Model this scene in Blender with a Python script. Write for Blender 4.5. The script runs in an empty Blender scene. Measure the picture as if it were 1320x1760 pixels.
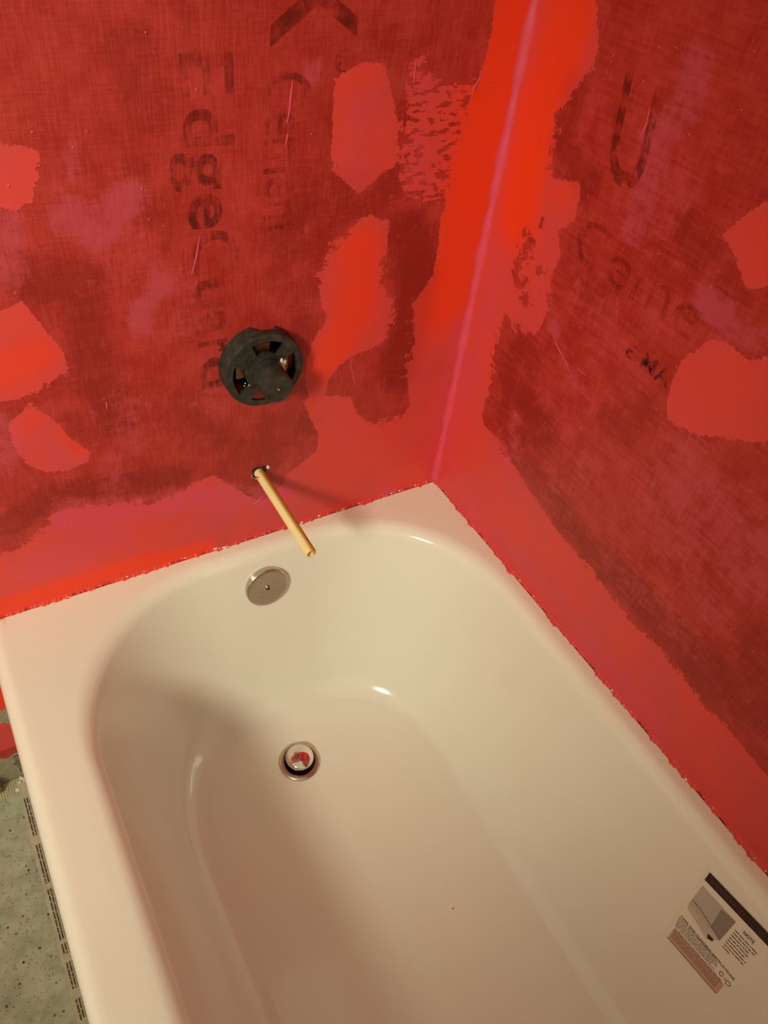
import bpy, bmesh, math, random, json
import numpy as np
from mathutils import Vector, Matrix

random.seed(7)
rng = np.random.default_rng(7)
SC = bpy.context.scene
COL = SC.collection

# ------------------------------------------------------------------ camera
# metres; x = 0 is the right wall, y = 0 the tap-end wall, z = 0 the tub deck
FLOOR = -0.432
cam_data = bpy.data.cameras.new('camera')
cam_data.sensor_fit = 'AUTO'; cam_data.sensor_width = 36.0
cam_data.lens = 27.1628
cam_data.clip_start = 0.01
cam = bpy.data.objects.new('camera', cam_data); COL.objects.link(cam)
cam.matrix_world = Matrix([[0.863644, 0.281908, -0.417909, -0.68583], [-0.492345, 0.649713, -0.579197, -0.809945], [0.108241, 0.705975, 0.699916, 0.936254], [0.0, 0.0, 0.0, 1.0]])
SC.camera = cam

# ------------------------------------------------------------------ world and lamp
world = bpy.data.worlds.new('room_light'); SC.world = world
world.use_nodes = True
bg = world.node_tree.nodes['Background']
bg.inputs['Color'].default_value = (1.0, 0.81, 0.49, 1)
bg.inputs['Strength'].default_value = 0.57

lamp = bpy.data.lights.new('shaped_spot', 'SPOT')  # lamp set from cast shadows; soft cone stands in for an unseen person's shade
lamp.energy = 162.0
lamp.color = (1.0, 0.94, 0.68)
lamp.shadow_soft_size = 0.18
lamp.spot_size = math.radians(53)
lamp.spot_blend = 1.0
lo = bpy.data.objects.new('shaped_spot', lamp); COL.objects.link(lo)
LP = Vector((-1.90, -1.35, 1.45)); lo.location = LP
AIM = Vector((-0.709, -0.117, 0.420))
lo.rotation_euler = (AIM - LP).to_track_quat('-Z', 'Y').to_euler()

SC.view_settings.view_transform = 'Standard'
SC.view_settings.look = 'None'
SC.view_settings.gamma = 1.0
SC.view_settings.exposure = 0.0
SC.view_settings.use_curve_mapping = False
SC.cycles.max_bounces = 14
SC.cycles.diffuse_bounces = 8
SC.cycles.glossy_bounces = 6

# ------------------------------------------------------------------ helpers
def link(o, parent=None):
    COL.objects.link(o)
    if parent is not None: o.parent = parent
    return o
def tag(o, label, cat, group=None, kind=None):
    o['label'] = label; o['category'] = cat
    if group: o['group'] = group
    if kind: o['kind'] = kind
def empty(name, loc=(0, 0, 0)):
    o = bpy.data.objects.new(name, None); o.location = loc; o.empty_display_size = .02
    return link(o)
def mesh_obj(name, verts, faces, mat, parent=None, smooth=False, loc=None):
    me = bpy.data.meshes.new(name); me.from_pydata([tuple(v) for v in verts], [], faces); me.update()
    if smooth: me.polygons.foreach_set('use_smooth', [True] * len(me.polygons))
    if mat: me.materials.append(mat)
    o = bpy.data.objects.new(name, me); link(o, parent)
    if parent is not None:
        o.matrix_parent_inverse = Matrix.Translation(parent.location).inverted()
    return o
def bm_obj(name, bm, mat, parent=None, smooth=False, angle=None):
    me = bpy.data.meshes.new(name); bm.normal_update(); bm.to_mesh(me); bm.free()
    if smooth: me.polygons.foreach_set('use_smooth', [True] * len(me.polygons))
    if smooth and angle is not None: me.set_sharp_from_angle(angle=math.radians(angle))
    if mat: me.materials.append(mat)
    o = bpy.data.objects.new(name, me); link(o, parent)
    if parent is not None:
        o.matrix_parent_inverse = Matrix.Translation(parent.location).inverted()
    return o
def lathe(profile, n=64, axis='Y', center=(0, 0, 0), closed=False):
    """profile: (radius, height); height runs along -Y for axis 'Y', +Z for 'Z'."""
    bm = bmesh.new(); rows = []
    for r, h in profile:
        row = []
        if r < 1e-6:
            p = (0, -h, 0) if axis == 'Y' else (0, 0, h)
            row = [bm.verts.new(p)]
        else:
            for i in range(n):
                a = 2 * math.pi * i / n
                p = (r * math.cos(a), -h, r * math.sin(a)) if axis == 'Y' else (r * math.cos(a), r * math.sin(a), h)
                row.append(bm.verts.new(p))
        rows.append(row)
    pairs = list(zip(rows, rows[1:])) + ([(rows[-1], rows[0])] if closed else [])
    for a, b in pairs:
        for i in range(n):
            j = (i + 1) % n
            if len(a) == 1 and len(b) == 1: continue
            if len(a) == 1: f = (a[0], b[i], b[j])
            elif len(b) == 1: f = (a[i], a[j], b[0])
            else: f = (a[i], a[j], b[j], b[i])
            bm.faces.new(f)
    bmesh.ops.recalc_face_normals(bm, faces=bm.faces)
    bmesh.ops.translate(bm, verts=bm.verts, vec=center)
    return bm
def lump(bm, c, r, sub=1, sq=(1, 1, 1), jit=.35):
    res = bmesh.ops.create_icosphere(bm, subdivisions=sub, radius=r)
    for v in res['verts']:
        k = 1 + random.uniform(-jit, jit)
        v.co = Vector((v.co.x * sq[0] * k, v.co.y * sq[1] * k, v.co.z * sq[2] * k)) + Vector(c)

class NT:
    """small helper for writing node trees"""
    def __init__(s, name):
        s.m = bpy.data.materials.new(name); s.m.use_nodes = True
        s.t = s.m.node_tree; s.n = s.t.nodes
        s.b = s.n['Principled BSDF']; s.out = s.n['Material Output']
    def node(s, typ, **kw):
        nd = s.n.new(typ)
        for k, v in kw.items(): setattr(nd, k, v)
        return nd
    def put(s, sock, v):
        if isinstance(v, bpy.types.NodeSocket): s.t.links.new(v, sock)
        elif isinstance(v, (tuple, list)):
            sock.default_value = (*v, 1)[:len(sock.default_value)] if len(v) == 3 and len(sock.default_value) == 4 else v
        else: sock.default_value = v
    def math(s, op, a, b=0.0, c=0.0, clamp=False):
        nd = s.node('ShaderNodeMath', operation=op); nd.use_clamp = clamp
        s.put(nd.inputs[0], a); s.put(nd.inputs[1], b); s.put(nd.inputs[2], c)
        return nd.outputs[0]
    def mix(s, f, a, b, typ='MIX'):
        nd = s.node('ShaderNodeMix', data_type='RGBA', blend_type=typ)
        s.put(nd.inputs[0], f); s.put(nd.inputs[6], a); s.put(nd.inputs[7], b)
        return nd.outputs[2]
    def noise(s, vec, scale, detail=4, rough=.55, dist=0.0):
        nd = s.node('ShaderNodeTexNoise'); s.put(nd.inputs['Vector'], vec)
        nd.inputs['Scale'].default_value = scale; nd.inputs['Detail'].default_value = detail
        nd.inputs['Roughness'].default_value = rough; nd.inputs['Distortion'].default_value = dist
        return nd.outputs['Fac']
    def voro(s, vec, scale, feature='F1'):
        nd = s.node('ShaderNodeTexVoronoi', feature=feature); s.put(nd.inputs['Vector'], vec)
        nd.inputs['Scale'].default_value = scale
        return nd.outputs['Distance'], nd.outputs['Color']
    def pos(s): return s.node('ShaderNodeNewGeometry').outputs['Position']
    def mapping(s, vec, scale=(1, 1, 1), rot=(0, 0, 0), loc=(0, 0, 0)):
        nd = s.node('ShaderNodeMapping'); s.put(nd.inputs['Vector'], vec)
        nd.inputs['Scale'].default_value = scale; nd.inputs['Rotation'].default_value = rot; nd.inputs['Location'].default_value = loc
        return nd.outputs[0]
    def ramp(s, f, lo, hi, a=0.0, b=1.0):
        nd = s.node('ShaderNodeMapRange', interpolation_type='SMOOTHSTEP')
        s.put(nd.inputs[0], f); s.put(nd.inputs[1], lo); s.put(nd.inputs[2], hi); s.put(nd.inputs[3], a); s.put(nd.inputs[4], b)
        return nd.outputs[0]
    def attr(s, name): return s.node('ShaderNodeAttribute', attribute_name=name).outputs['Fac']
    def bump(s, h, strength=.5, dist=.001):
        nd = s.node('ShaderNodeBump'); s.put(nd.inputs['Height'], h)
        nd.inputs['Strength'].default_value = strength; nd.inputs['Distance'].default_value = dist
        s.t.links.new(nd.outputs[0], s.b.inputs['Normal'])
    def set(s, **kw):
        for k, v in kw.items(): s.put(s.b.inputs[k.replace('_', ' ')], v)
        return s

def simple(name, col, rough=.5, metal=0.0, spec=.5, vary=0.0, scale=40):
    m = NT(name)
    if vary:
        f = m.noise(m.pos(), scale, 5)
        dark = tuple(c * (1 - vary) for c in col); light = tuple(min(1, c * (1 + vary)) for c in col)
        m.put(m.b.inputs['Base Color'], m.mix(m.ramp(f, .3, .7), dark, light))
    else: m.set(Base_Color=col)
    m.set(Roughness=rough, Metallic=metal, Specular_IOR_Level=spec)
    return m.m

# ------------------------------------------------------------------ paint fields on the walls
DATA = json.loads('''{"coatA":[[[-0.6261,0.644],[-0.5979,0.6382],[-0.5769,0.6339],[-0.5644,0.6286],[-0.565,0.62],[-0.5724,0.6119],[-0.5686,0.6043],[-0.5754,0.5994],[-0.579,0.5815],[-0.5905,0.5782],[-0.5992,0.5751],[-0.611,0.5794],[-0.6416,0.5814]],[[-0.6716,0.4609],[-0.6358,0.4689],[-0.6097,0.4798],[-0.6062,0.4681],[-0.6001,0.4504],[-0.5875,0.4255],[-0.5797,0.4013],[-0.5804,0.3823],[-0.6056,0.369],[-0.6226,0.3611],[-0.6433,0.3567],[-0.6602,0.3597],[-0.6964,0.3615]],[[-0.6551,0.3312],[-0.6258,0.3451],[-0.6159,0.3285],[-0.6017,0.3065],[-0.5967,0.2874],[-0.5758,0.2578],[-0.5782,0.2427],[-0.606,0.2332],[-0.6325,0.2405],[-0.651,0.2596],[-0.6585,0.2848],[-0.6593,0.3176]],[[-0.2533,0.6776],[-0.2309,0.6897],[-0.2148,0.6931],[-0.1934,0.6912],[-0.1864,0.677],[-0.1769,0.6574],[-0.1657,0.6273],[-0.1579,0.6012],[-0.156,0.5819],[-0.1676,0.5768],[-0.1896,0.5629],[-0.2107,0.5489],[-0.2321,0.5658],[-0.2462,0.5781],[-0.2515,0.6003],[-0.2525,0.6471]],[[-0.1889,0.5208],[-0.1815,0.5154],[-0.175,0.51],[-0.1631,0.5116],[-0.1616,0.4928],[-0.1611,0.4688],[-0.1662,0.4532],[-0.1678,0.4367],[-0.1638,0.4189],[-0.1505,0.4078],[-0.1391,0.386],[-0.1371,0.3643],[-0.1408,0.349],[-0.1495,0.3257],[-0.1663,0.3196],[-0.1776,0.3173],[-0.2028,0.3113],[-0.2216,0.2989],[-0.2293,0.2877],[-0.2343,0.2789],[-0.2407,0.2441],[-0.2607,0.2443],[-0.2709,0.2882],[-0.2718,0.3092],[-0.2701,0.3309],[-0.2575,0.3634],[-0.2427,0.381],[-0.2537,0.4051],[-0.2575,0.427],[-0.2564,0.4514],[-0.2509,0.4705],[-0.242,0.4847],[-0.2202,0.5008],[-0.2092,0.5159]],[[-0.7599,0.1063],[-0.7141,0.1187],[-0.6954,0.1241],[-0.6712,0.1307],[-0.6562,0.147],[-0.6377,0.1662],[-0.6078,0.1697],[-0.5575,0.1578],[-0.5332,0.1461],[-0.5021,0.134],[-0.4774,0.1432],[-0.4429,0.1535],[-0.4153,0.1597],[-0.3886,0.129],[-0.3468,0.08],[-0.3321,0.0794],[-0.3055,0.0986],[-0.2979,0.1194],[-0.2764,0.1301],[-0.2463,0.1513],[-0.2461,0.185],[-0.2657,0.2308],[-0.2733,0.2562],[-0.2519,0.2577],[-0.2178,0.2485],[-0.1924,0.2384],[-0.1814,0.2066],[-0.1594,0.183],[-0.1349,0.1735],[-0.1099,0.172],[-0.0819,0.191],[-0.1011,0.2674],[-0.0935,0.3052],[-0.1057,0.3815],[-0.0976,0.392],[-0.0798,0.4186],[-0.0789,0.4506],[-0.0827,0.5053],[-0.0806,0.5413],[-0.0832,0.5725],[-0.0725,0.6012],[-0.0676,0.6268],[-0.0701,0.6454],[-0.0594,0.6691],[-0.0553,0.701],[-0.0543,0.7199],[-0.0562,0.7495],[-0.0641,0.7974],[0.06,0.86],[0.06,-0.12],[-0.7,-0.12],[-0.7,-0.33],[-1.0,-0.33],[-1.0,0.03]]],"coatA2":[[[-0.1579,0.665],[-0.1553,0.6974],[-0.1463,0.6989],[-0.1338,0.676],[-0.103,0.6623],[-0.0665,0.6669],[-0.069,0.6215],[-0.0748,0.5874],[-0.0797,0.5367],[-0.1079,0.5285],[-0.141,0.5434],[-0.1529,0.5663],[-0.1507,0.6073],[-0.1506,0.6334]]],"bareA":[[[-0.8372,-0.2048],[-0.7907,-0.2239],[-0.7766,-0.2113],[-0.7723,-0.2359],[-0.7762,-0.2714],[-0.7928,-0.2531],[-0.8473,-0.2453]],[[-0.8696,-0.3347],[-0.8194,-0.3519],[-0.8092,-0.3565],[-0.796,-0.3514],[-0.7766,-0.3534],[-0.7904,-0.5996],[-0.9155,-0.5191]]],"coatB":[[[-0.0768,0.8129],[-0.0961,0.7711],[-0.1083,0.757],[-0.1174,0.7332],[-0.1212,0.7123],[-0.1056,0.6984],[-0.0931,0.6704],[-0.077,0.6525],[-0.0856,0.6373],[-0.0857,0.616],[-0.0924,0.5945],[-0.1024,0.5872],[-0.1495,0.6005],[-0.1542,0.5804],[-0.1554,0.5582],[-0.1342,0.5339],[-0.149,0.5103],[-0.1464,0.4772],[-0.155,0.4392],[-0.1508,0.4097],[-0.1444,0.3906],[-0.1219,0.3836],[-0.0957,0.3804],[-0.0769,0.3855],[-0.0734,0.3481],[-0.0756,0.3094],[-0.0829,0.2722],[-0.0787,0.2308],[-0.0809,0.2061],[-0.0909,0.196],[-0.1123,0.1945],[-0.1408,0.1896],[-0.1788,0.1822],[-0.2134,0.1695],[-0.2527,0.1618],[-0.2994,0.1502],[-0.3535,0.1482],[-0.4187,0.1428],[-0.4596,0.1323],[-0.5127,0.1395],[-0.5685,0.1347],[-0.6042,0.1251],[-0.6398,0.1314],[-0.6798,0.1266],[-0.7077,0.1248],[-1.6,0.11],[-1.6,-0.12],[0.06,-0.12],[0.06,0.86]],[[-0.4151,0.714],[-0.3835,0.6794],[-0.3699,0.6602],[-0.3537,0.632],[-0.3754,0.6205],[-0.3981,0.6004],[-0.4128,0.6007],[-0.4225,0.6126],[-0.4611,0.6387]],[[-0.3912,0.5353],[-0.4108,0.5408],[-0.4347,0.5403],[-0.4468,0.5418],[-0.4567,0.5542],[-0.5051,0.5667],[-0.5313,0.5238],[-0.4963,0.4734],[-0.4283,0.4323],[-0.3843,0.4213],[-0.3742,0.4409],[-0.3692,0.465],[-0.3694,0.4924]]],"holeB":[[[-0.0748,0.5035],[-0.0982,0.508],[-0.1011,0.5007],[-0.0973,0.4916],[-0.0992,0.4804],[-0.0958,0.4696],[-0.0822,0.4678],[-0.0768,0.4883]],[[-0.0638,0.457],[-0.0727,0.4546],[-0.091,0.4554],[-0.1007,0.4476],[-0.1096,0.435],[-0.1181,0.4266],[-0.1101,0.4204],[-0.0972,0.4328],[-0.0827,0.4356],[-0.071,0.4452]],[[-0.1124,0.4729],[-0.1231,0.4832],[-0.128,0.4775],[-0.122,0.4679]],[[-0.0965,0.5244],[-0.1004,0.5383],[-0.1056,0.5376],[-0.1048,0.5219]]],"pinkA":[[[[-0.5348,0.6261],[-0.5357,0.6039]],0.0119,0.7],[[[-0.5481,0.5641],[-0.5222,0.542],[-0.4905,0.5755]],0.0256,1],[[[-0.5325,0.5528],[-0.5334,0.5467]],0.0175,0.6],[[[-0.614,0.5664],[-0.6139,0.5423],[-0.6152,0.5109]],0.021,0.8],[[[-0.4926,0.4238],[-0.4867,0.4457],[-0.4637,0.4713]],0.0193,0.9],[[[-0.5228,0.4956],[-0.4851,0.4894]],0.0312,0.35],[[[-0.5365,0.2981],[-0.5165,0.3109],[-0.5471,0.1583]],0.0368,0.45],[[[-0.6691,0.3197],[-0.6786,0.2775]],0.0313,0.7],[[[-0.6183,0.1527],[-0.4495,0.1208],[-0.3092,0.0797]],0.0348,0.7],[[[-0.5651,0.0831],[-0.6928,0.08]],0.0346,0.5],[[[-0.2749,0.693],[-0.2812,0.6821]],0.0109,0.8],[[[-0.3043,0.6663],[-0.3064,0.6131]],0.0068,0.4],[[[-0.1438,0.6883],[-0.1314,0.5642]],0.022,0.3],[[[-0.1408,-0.0123],[-0.0819,-0.0061],[-0.1081,0.0109]],0.0132,0.8],[[[-0.234,0.1983],[-0.1897,0.1498],[-0.0694,0.0725]],0.0634,0.2],[[[-0.3086,0.0402],[-0.3487,0.082],[-0.4439,0.0691]],0.0335,0.5],[[[-0.2955,0.3283],[-0.3976,0.2873]],0.0543,0.25],[[[-0.2178,0.6438],[-0.212,0.5857]],0.0378,0.35],[[[-0.4298,0.4108],[-0.4462,0.4756]],0.0297,0.5],[[[-0.0225,0.043],[-0.0221,0.1719],[-0.0049,0.3329]],0.0251,0.5],[[[-0.6358,0.2914],[-0.6148,0.2561]],0.0167,0.4]],"vividA":[[[[-0.025,0.7493],[-0.0344,0.6591],[-0.0368,0.5397],[-0.043,0.4598],[-0.0551,0.372]],0.0587,1.0],[[[-0.0417,0.4068],[-0.0689,0.336]],0.0385,0.45],[[[-0.2009,0.4747],[-0.2008,0.3816],[-0.2366,0.3144]],0.0397,0.8],[[[-0.1229,0.1286],[-0.1512,0.1853],[-0.1853,0.0989]],0.0548,0.35],[[[-0.7848,0.006],[-0.7363,0.0192],[-0.6491,0.0201],[-0.5294,0.0219],[-0.4382,0.0072]],0.0226,0.95],[[[-0.782,-0.185],[-0.7514,-0.0483]],0.0454,0.8],[[[-0.6121,0.4112],[-0.6517,0.3975]],0.0275,0.7],[[[-0.6291,0.3253],[-0.651,0.3142]],0.013,0.5],[[[-0.5855,0.261],[-0.6003,0.2987]],0.0101,0.6],[[[-0.242,0.669],[-0.2067,0.679]],0.0217,0.35],[[[-0.084,0.009],[-0.0211,0.0698]],0.0408,0.4],[[[-0.056,-0.0159],[-0.2221,0.0057]],0.0226,0.35]],"darkA":[[[[-0.5944,0.5008],[-0.548,0.4929],[-0.5539,0.3733],[-0.5365,0.2981]],0.0343,0.75],[[[-0.1327,0.4888],[-0.1027,0.4172],[-0.1088,0.2629]],0.0418,1.0],[[[-0.5908,0.3141],[-0.5833,0.2747]],0.0206,0.6],[[[-0.6884,0.1705],[-0.6319,0.2015],[-0.5667,0.1878],[-0.4713,0.1751]],0.0284,0.85],[[[-0.4388,0.2794],[-0.3657,0.2056],[-0.2739,0.2212]],0.0494,0.6],[[[-0.3437,0.1174],[-0.3846,0.1673],[-0.3198,0.1568]],0.0358,0.6],[[[-0.1837,0.5481],[-0.2558,0.549],[-0.2999,0.4969]],0.0423,0.6],[[[-0.465,0.7143],[-0.4596,0.6638],[-0.4196,0.6506]],0.0324,0.45],[[[-0.402,0.7369],[-0.4097,0.7079]],0.0228,0.4],[[[-0.4669,0.5971],[-0.4687,0.5213]],0.0302,0.45],[[[-0.2799,0.3797],[-0.2818,0.4314],[-0.3146,0.4532]],0.0309,0.45],[[[-0.2624,0.281],[-0.2642,0.2184]],0.0242,0.6],[[[-0.1566,0.6464],[-0.1716,0.6951],[-0.2129,0.7345]],0.0321,0.35]],"ragA":[[[[-0.1183,0.6569],[-0.1157,0.548]],0.0495,1.0],[[[-0.1338,0.3684],[-0.112,0.2848]],0.0305,0.7],[[[-0.1505,0.1793],[-0.096,0.1751]],0.0184,0.7],[[[-0.7104,0.1354],[-0.6659,0.1387],[-0.6236,0.166],[-0.448,0.1438]],0.0158,0.6],[[[-0.2209,0.5084],[-0.2511,0.4744],[-0.2659,0.4449]],0.0152,0.6],[[[-0.6242,0.3497],[-0.5935,0.3749]],0.0115,0.6],[[[-0.1635,0.4528],[-0.158,0.4092]],0.0139,0.8]],"pinkB":[[[[-0.2532,0.7496],[-0.2574,0.7199],[-0.2369,0.6798],[-0.245,0.6288],[-0.2484,0.5848]],0.0248,0.9],[[[-0.2812,0.6437],[-0.2711,0.5952]],0.0393,0.5],[[[-0.3693,0.5647],[-0.3904,0.5631]],0.0201,1.2],[[[-0.405,0.5512],[-0.4395,0.5583]],0.0236,0.55],[[[-0.1691,0.4204],[-0.179,0.4174]],0.0123,1.0],[[[-0.1899,0.4063],[-0.24,0.3748],[-0.2796,0.3651]],0.0139,0.5],[[[-0.1518,0.2524],[-0.1776,0.2047]],0.0165,0.6],[[[-0.1579,0.1771],[-0.1655,0.1773]],0.0088,1.4],[[[-0.064,0.0611],[-0.0179,0.0904],[-0.0143,0.2673]],0.0338,0.42],[[[-0.0958,0.0195],[-0.1966,0.0298],[-0.3346,0.034]],0.0324,0.42],[[[-0.4099,0.0225],[-0.4884,0.0224],[-0.5719,0.0237]],0.0311,0.6],[[[-0.0424,0.4481],[-0.047,0.2667]],0.0235,0.4],[[[-0.2067,0.4753],[-0.2563,0.4632]],0.0426,0.35],[[[-0.2045,0.3115],[-0.2953,0.278],[-0.2827,0.1891]],0.0339,0.4],[[[-0.4461,0.347],[-0.5558,0.3569]],0.081,0.6],[[[-0.4194,0.4152],[-0.4332,0.2953],[-0.5411,0.2585]],0.0414,0.5],[[[-0.3076,0.5591],[-0.2978,0.464]],0.0369,0.3],[[[-0.4111,0.184],[-0.5562,0.1953]],0.0355,0.4]],"vividB":[[[[-0.0626,0.7635],[-0.0618,0.7184],[-0.0503,0.6405],[-0.051,0.5639],[-0.058,0.5134]],0.0458,1.0],[[[-0.1199,0.5702],[-0.129,0.5881]],0.0166,0.5],[[[-0.393,0.6512],[-0.4033,0.621]],0.0209,0.35],[[[-0.6756,0.1338],[-0.6117,0.1296]],0.0167,0.4],[[[-0.385,0.0779],[-0.2316,0.1045]],0.0199,0.25]],"darkB":[[[[-0.101,0.6881],[-0.0971,0.6235],[-0.1609,0.601]],0.0262,0.7],[[[-0.1309,0.3608],[-0.1268,0.2986],[-0.2073,0.2721]],0.0414,0.75],[[[-0.175,0.5214],[-0.2416,0.4945]],0.0342,0.5],[[[-0.1344,0.2396],[-0.1956,0.1961],[-0.2864,0.1806],[-0.3913,0.1752],[-0.4822,0.1781],[-0.5681,0.1734],[-0.669,0.191]],0.0373,0.72],[[[-0.3441,0.4111],[-0.3195,0.3754]],0.0431,0.5],[[[-0.3134,0.6146],[-0.3647,0.5952],[-0.3908,0.5766]],0.0286,0.6],[[[-0.6171,0.2508],[-0.6533,0.2178]],0.0454,0.6],[[[-0.1805,0.6658],[-0.1843,0.6965]],0.0201,0.4]],"ragB":[[[[-0.0688,0.5023],[-0.1128,0.4237],[-0.1079,0.3847]],0.0249,1.0],[[[-0.1038,0.2397],[-0.151,0.1952]],0.0245,1.0],[[[-0.116,0.524],[-0.1602,0.4327]],0.0098,0.5],[[[-0.0922,0.635],[-0.09,0.5865]],0.01,0.8],[[[-0.0641,0.3494],[-0.0907,0.2415]],0.012,0.8],[[[-0.3535,0.1482],[-0.4761,0.1457],[-0.6356,0.1388]],0.0132,0.5],[[[-0.1022,0.7619],[-0.1142,0.7039],[-0.092,0.6606]],0.0053,0.35]],"ridgeA":[[[-0.3026,0.678],[-0.3042,0.6629],[-0.3052,0.6491],[-0.3077,0.6369]],[[-0.3067,0.6254],[-0.308,0.6194],[-0.3092,0.6134]],[[-0.4134,0.5224],[-0.4183,0.5],[-0.4253,0.478]],[[-0.2001,0.3126],[-0.1999,0.2996],[-0.1942,0.2789],[-0.1899,0.2643]],[[-0.0592,0.6791],[-0.0588,0.6704],[-0.0647,0.6592],[-0.0665,0.6484]],[[-0.152,0.6915],[-0.1517,0.6797],[-0.1508,0.6695]],[[-0.3547,0.0741],[-0.3429,0.0798],[-0.337,0.0864]],[[-0.5446,0.3278],[-0.5454,0.3172]]],"ridgeB":[[[-0.1796,0.4072],[-0.1929,0.3992],[-0.2078,0.3931],[-0.2313,0.3782]],[[-0.233,0.3957],[-0.2428,0.3949],[-0.2507,0.3956]],[[-0.2138,0.7032],[-0.2159,0.6869],[-0.213,0.6713]],[[-0.1277,0.5046],[-0.1409,0.5016],[-0.1521,0.5056]]]}''')

def sdf(poly, P):
    """signed distance to a polygon, positive inside"""
    poly = np.array(poly); A = poly; B = np.roll(poly, -1, 0)
    d2 = np.full(len(P), 1e9); inside = np.zeros(len(P), bool)
    for a, b in zip(A, B):
        e = b - a; w = P - a
        t = np.clip((w @ e) / max(e @ e, 1e-12), 0, 1)
        q = w - t[:, None] * e
        d2 = np.minimum(d2, (q * q).sum(1))
        c1 = P[:, 1] >= a[1]; c2 = P[:, 1] < b[1]; cr = e[0] * w[:, 1] - e[1] * w[:, 0]
        inside ^= (c1 & c2 & (cr > 0)) | (~c1 & ~c2 & (cr < 0))
    d = np.sqrt(d2)
    return np.where(inside, d, -d)
def strokes(lst, P):
    out = np.zeros(len(P))
    for pts, r, s in lst:
        pts = np.array(pts); d = np.full(len(P), 1e9)
        for a, b in zip(pts, pts[1:]):
            e = b - a; w = P - a; t = np.clip((w @ e) / max(e @ e, 1e-12), 0, 1)
            d = np.minimum(d, np.linalg.norm(w - t[:, None] * e, axis=1))
        v = np.clip(1.25 - d / r * .85, 0, 1); v = v * v * (3 - 2 * v) * s
        out = np.maximum(out, v)
    return out
def wall_fields(P, side):
    sd = np.full(len(P), -1.0)
    for p in DATA['coat' + side]: sd = np.maximum(sd, sdf(p, P))
    for p in DATA.get('hole' + side, []): sd = np.minimum(sd, -sdf(p, P))
    f = {'coat': np.clip(sd, -.08, .08)}
    for k in ('pink', 'vivid', 'dark', 'rag'): f[k] = strokes(DATA[k + side], P)
    dry = np.full(len(P), -1.0)
    for p in DATA.get('coat' + side + '2', []): dry = np.maximum(dry, sdf(p, P))
    f['dry'] = np.clip(dry, -.08, .08)
    bare = np.full(len(P), -1.0)
    for p in DATA.get('bare' + side, []): bare = np.maximum(bare, sdf(p, P))
    f['bare'] = np.clip(bare, -.08, .08)
    return f
def add_fields(me, fields):
    for k, v in fields.items():
        a = me.attributes.new(k, 'FLOAT', 'POINT'); a.data.foreach_set('value', np.asarray(v, np.float32))

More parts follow.
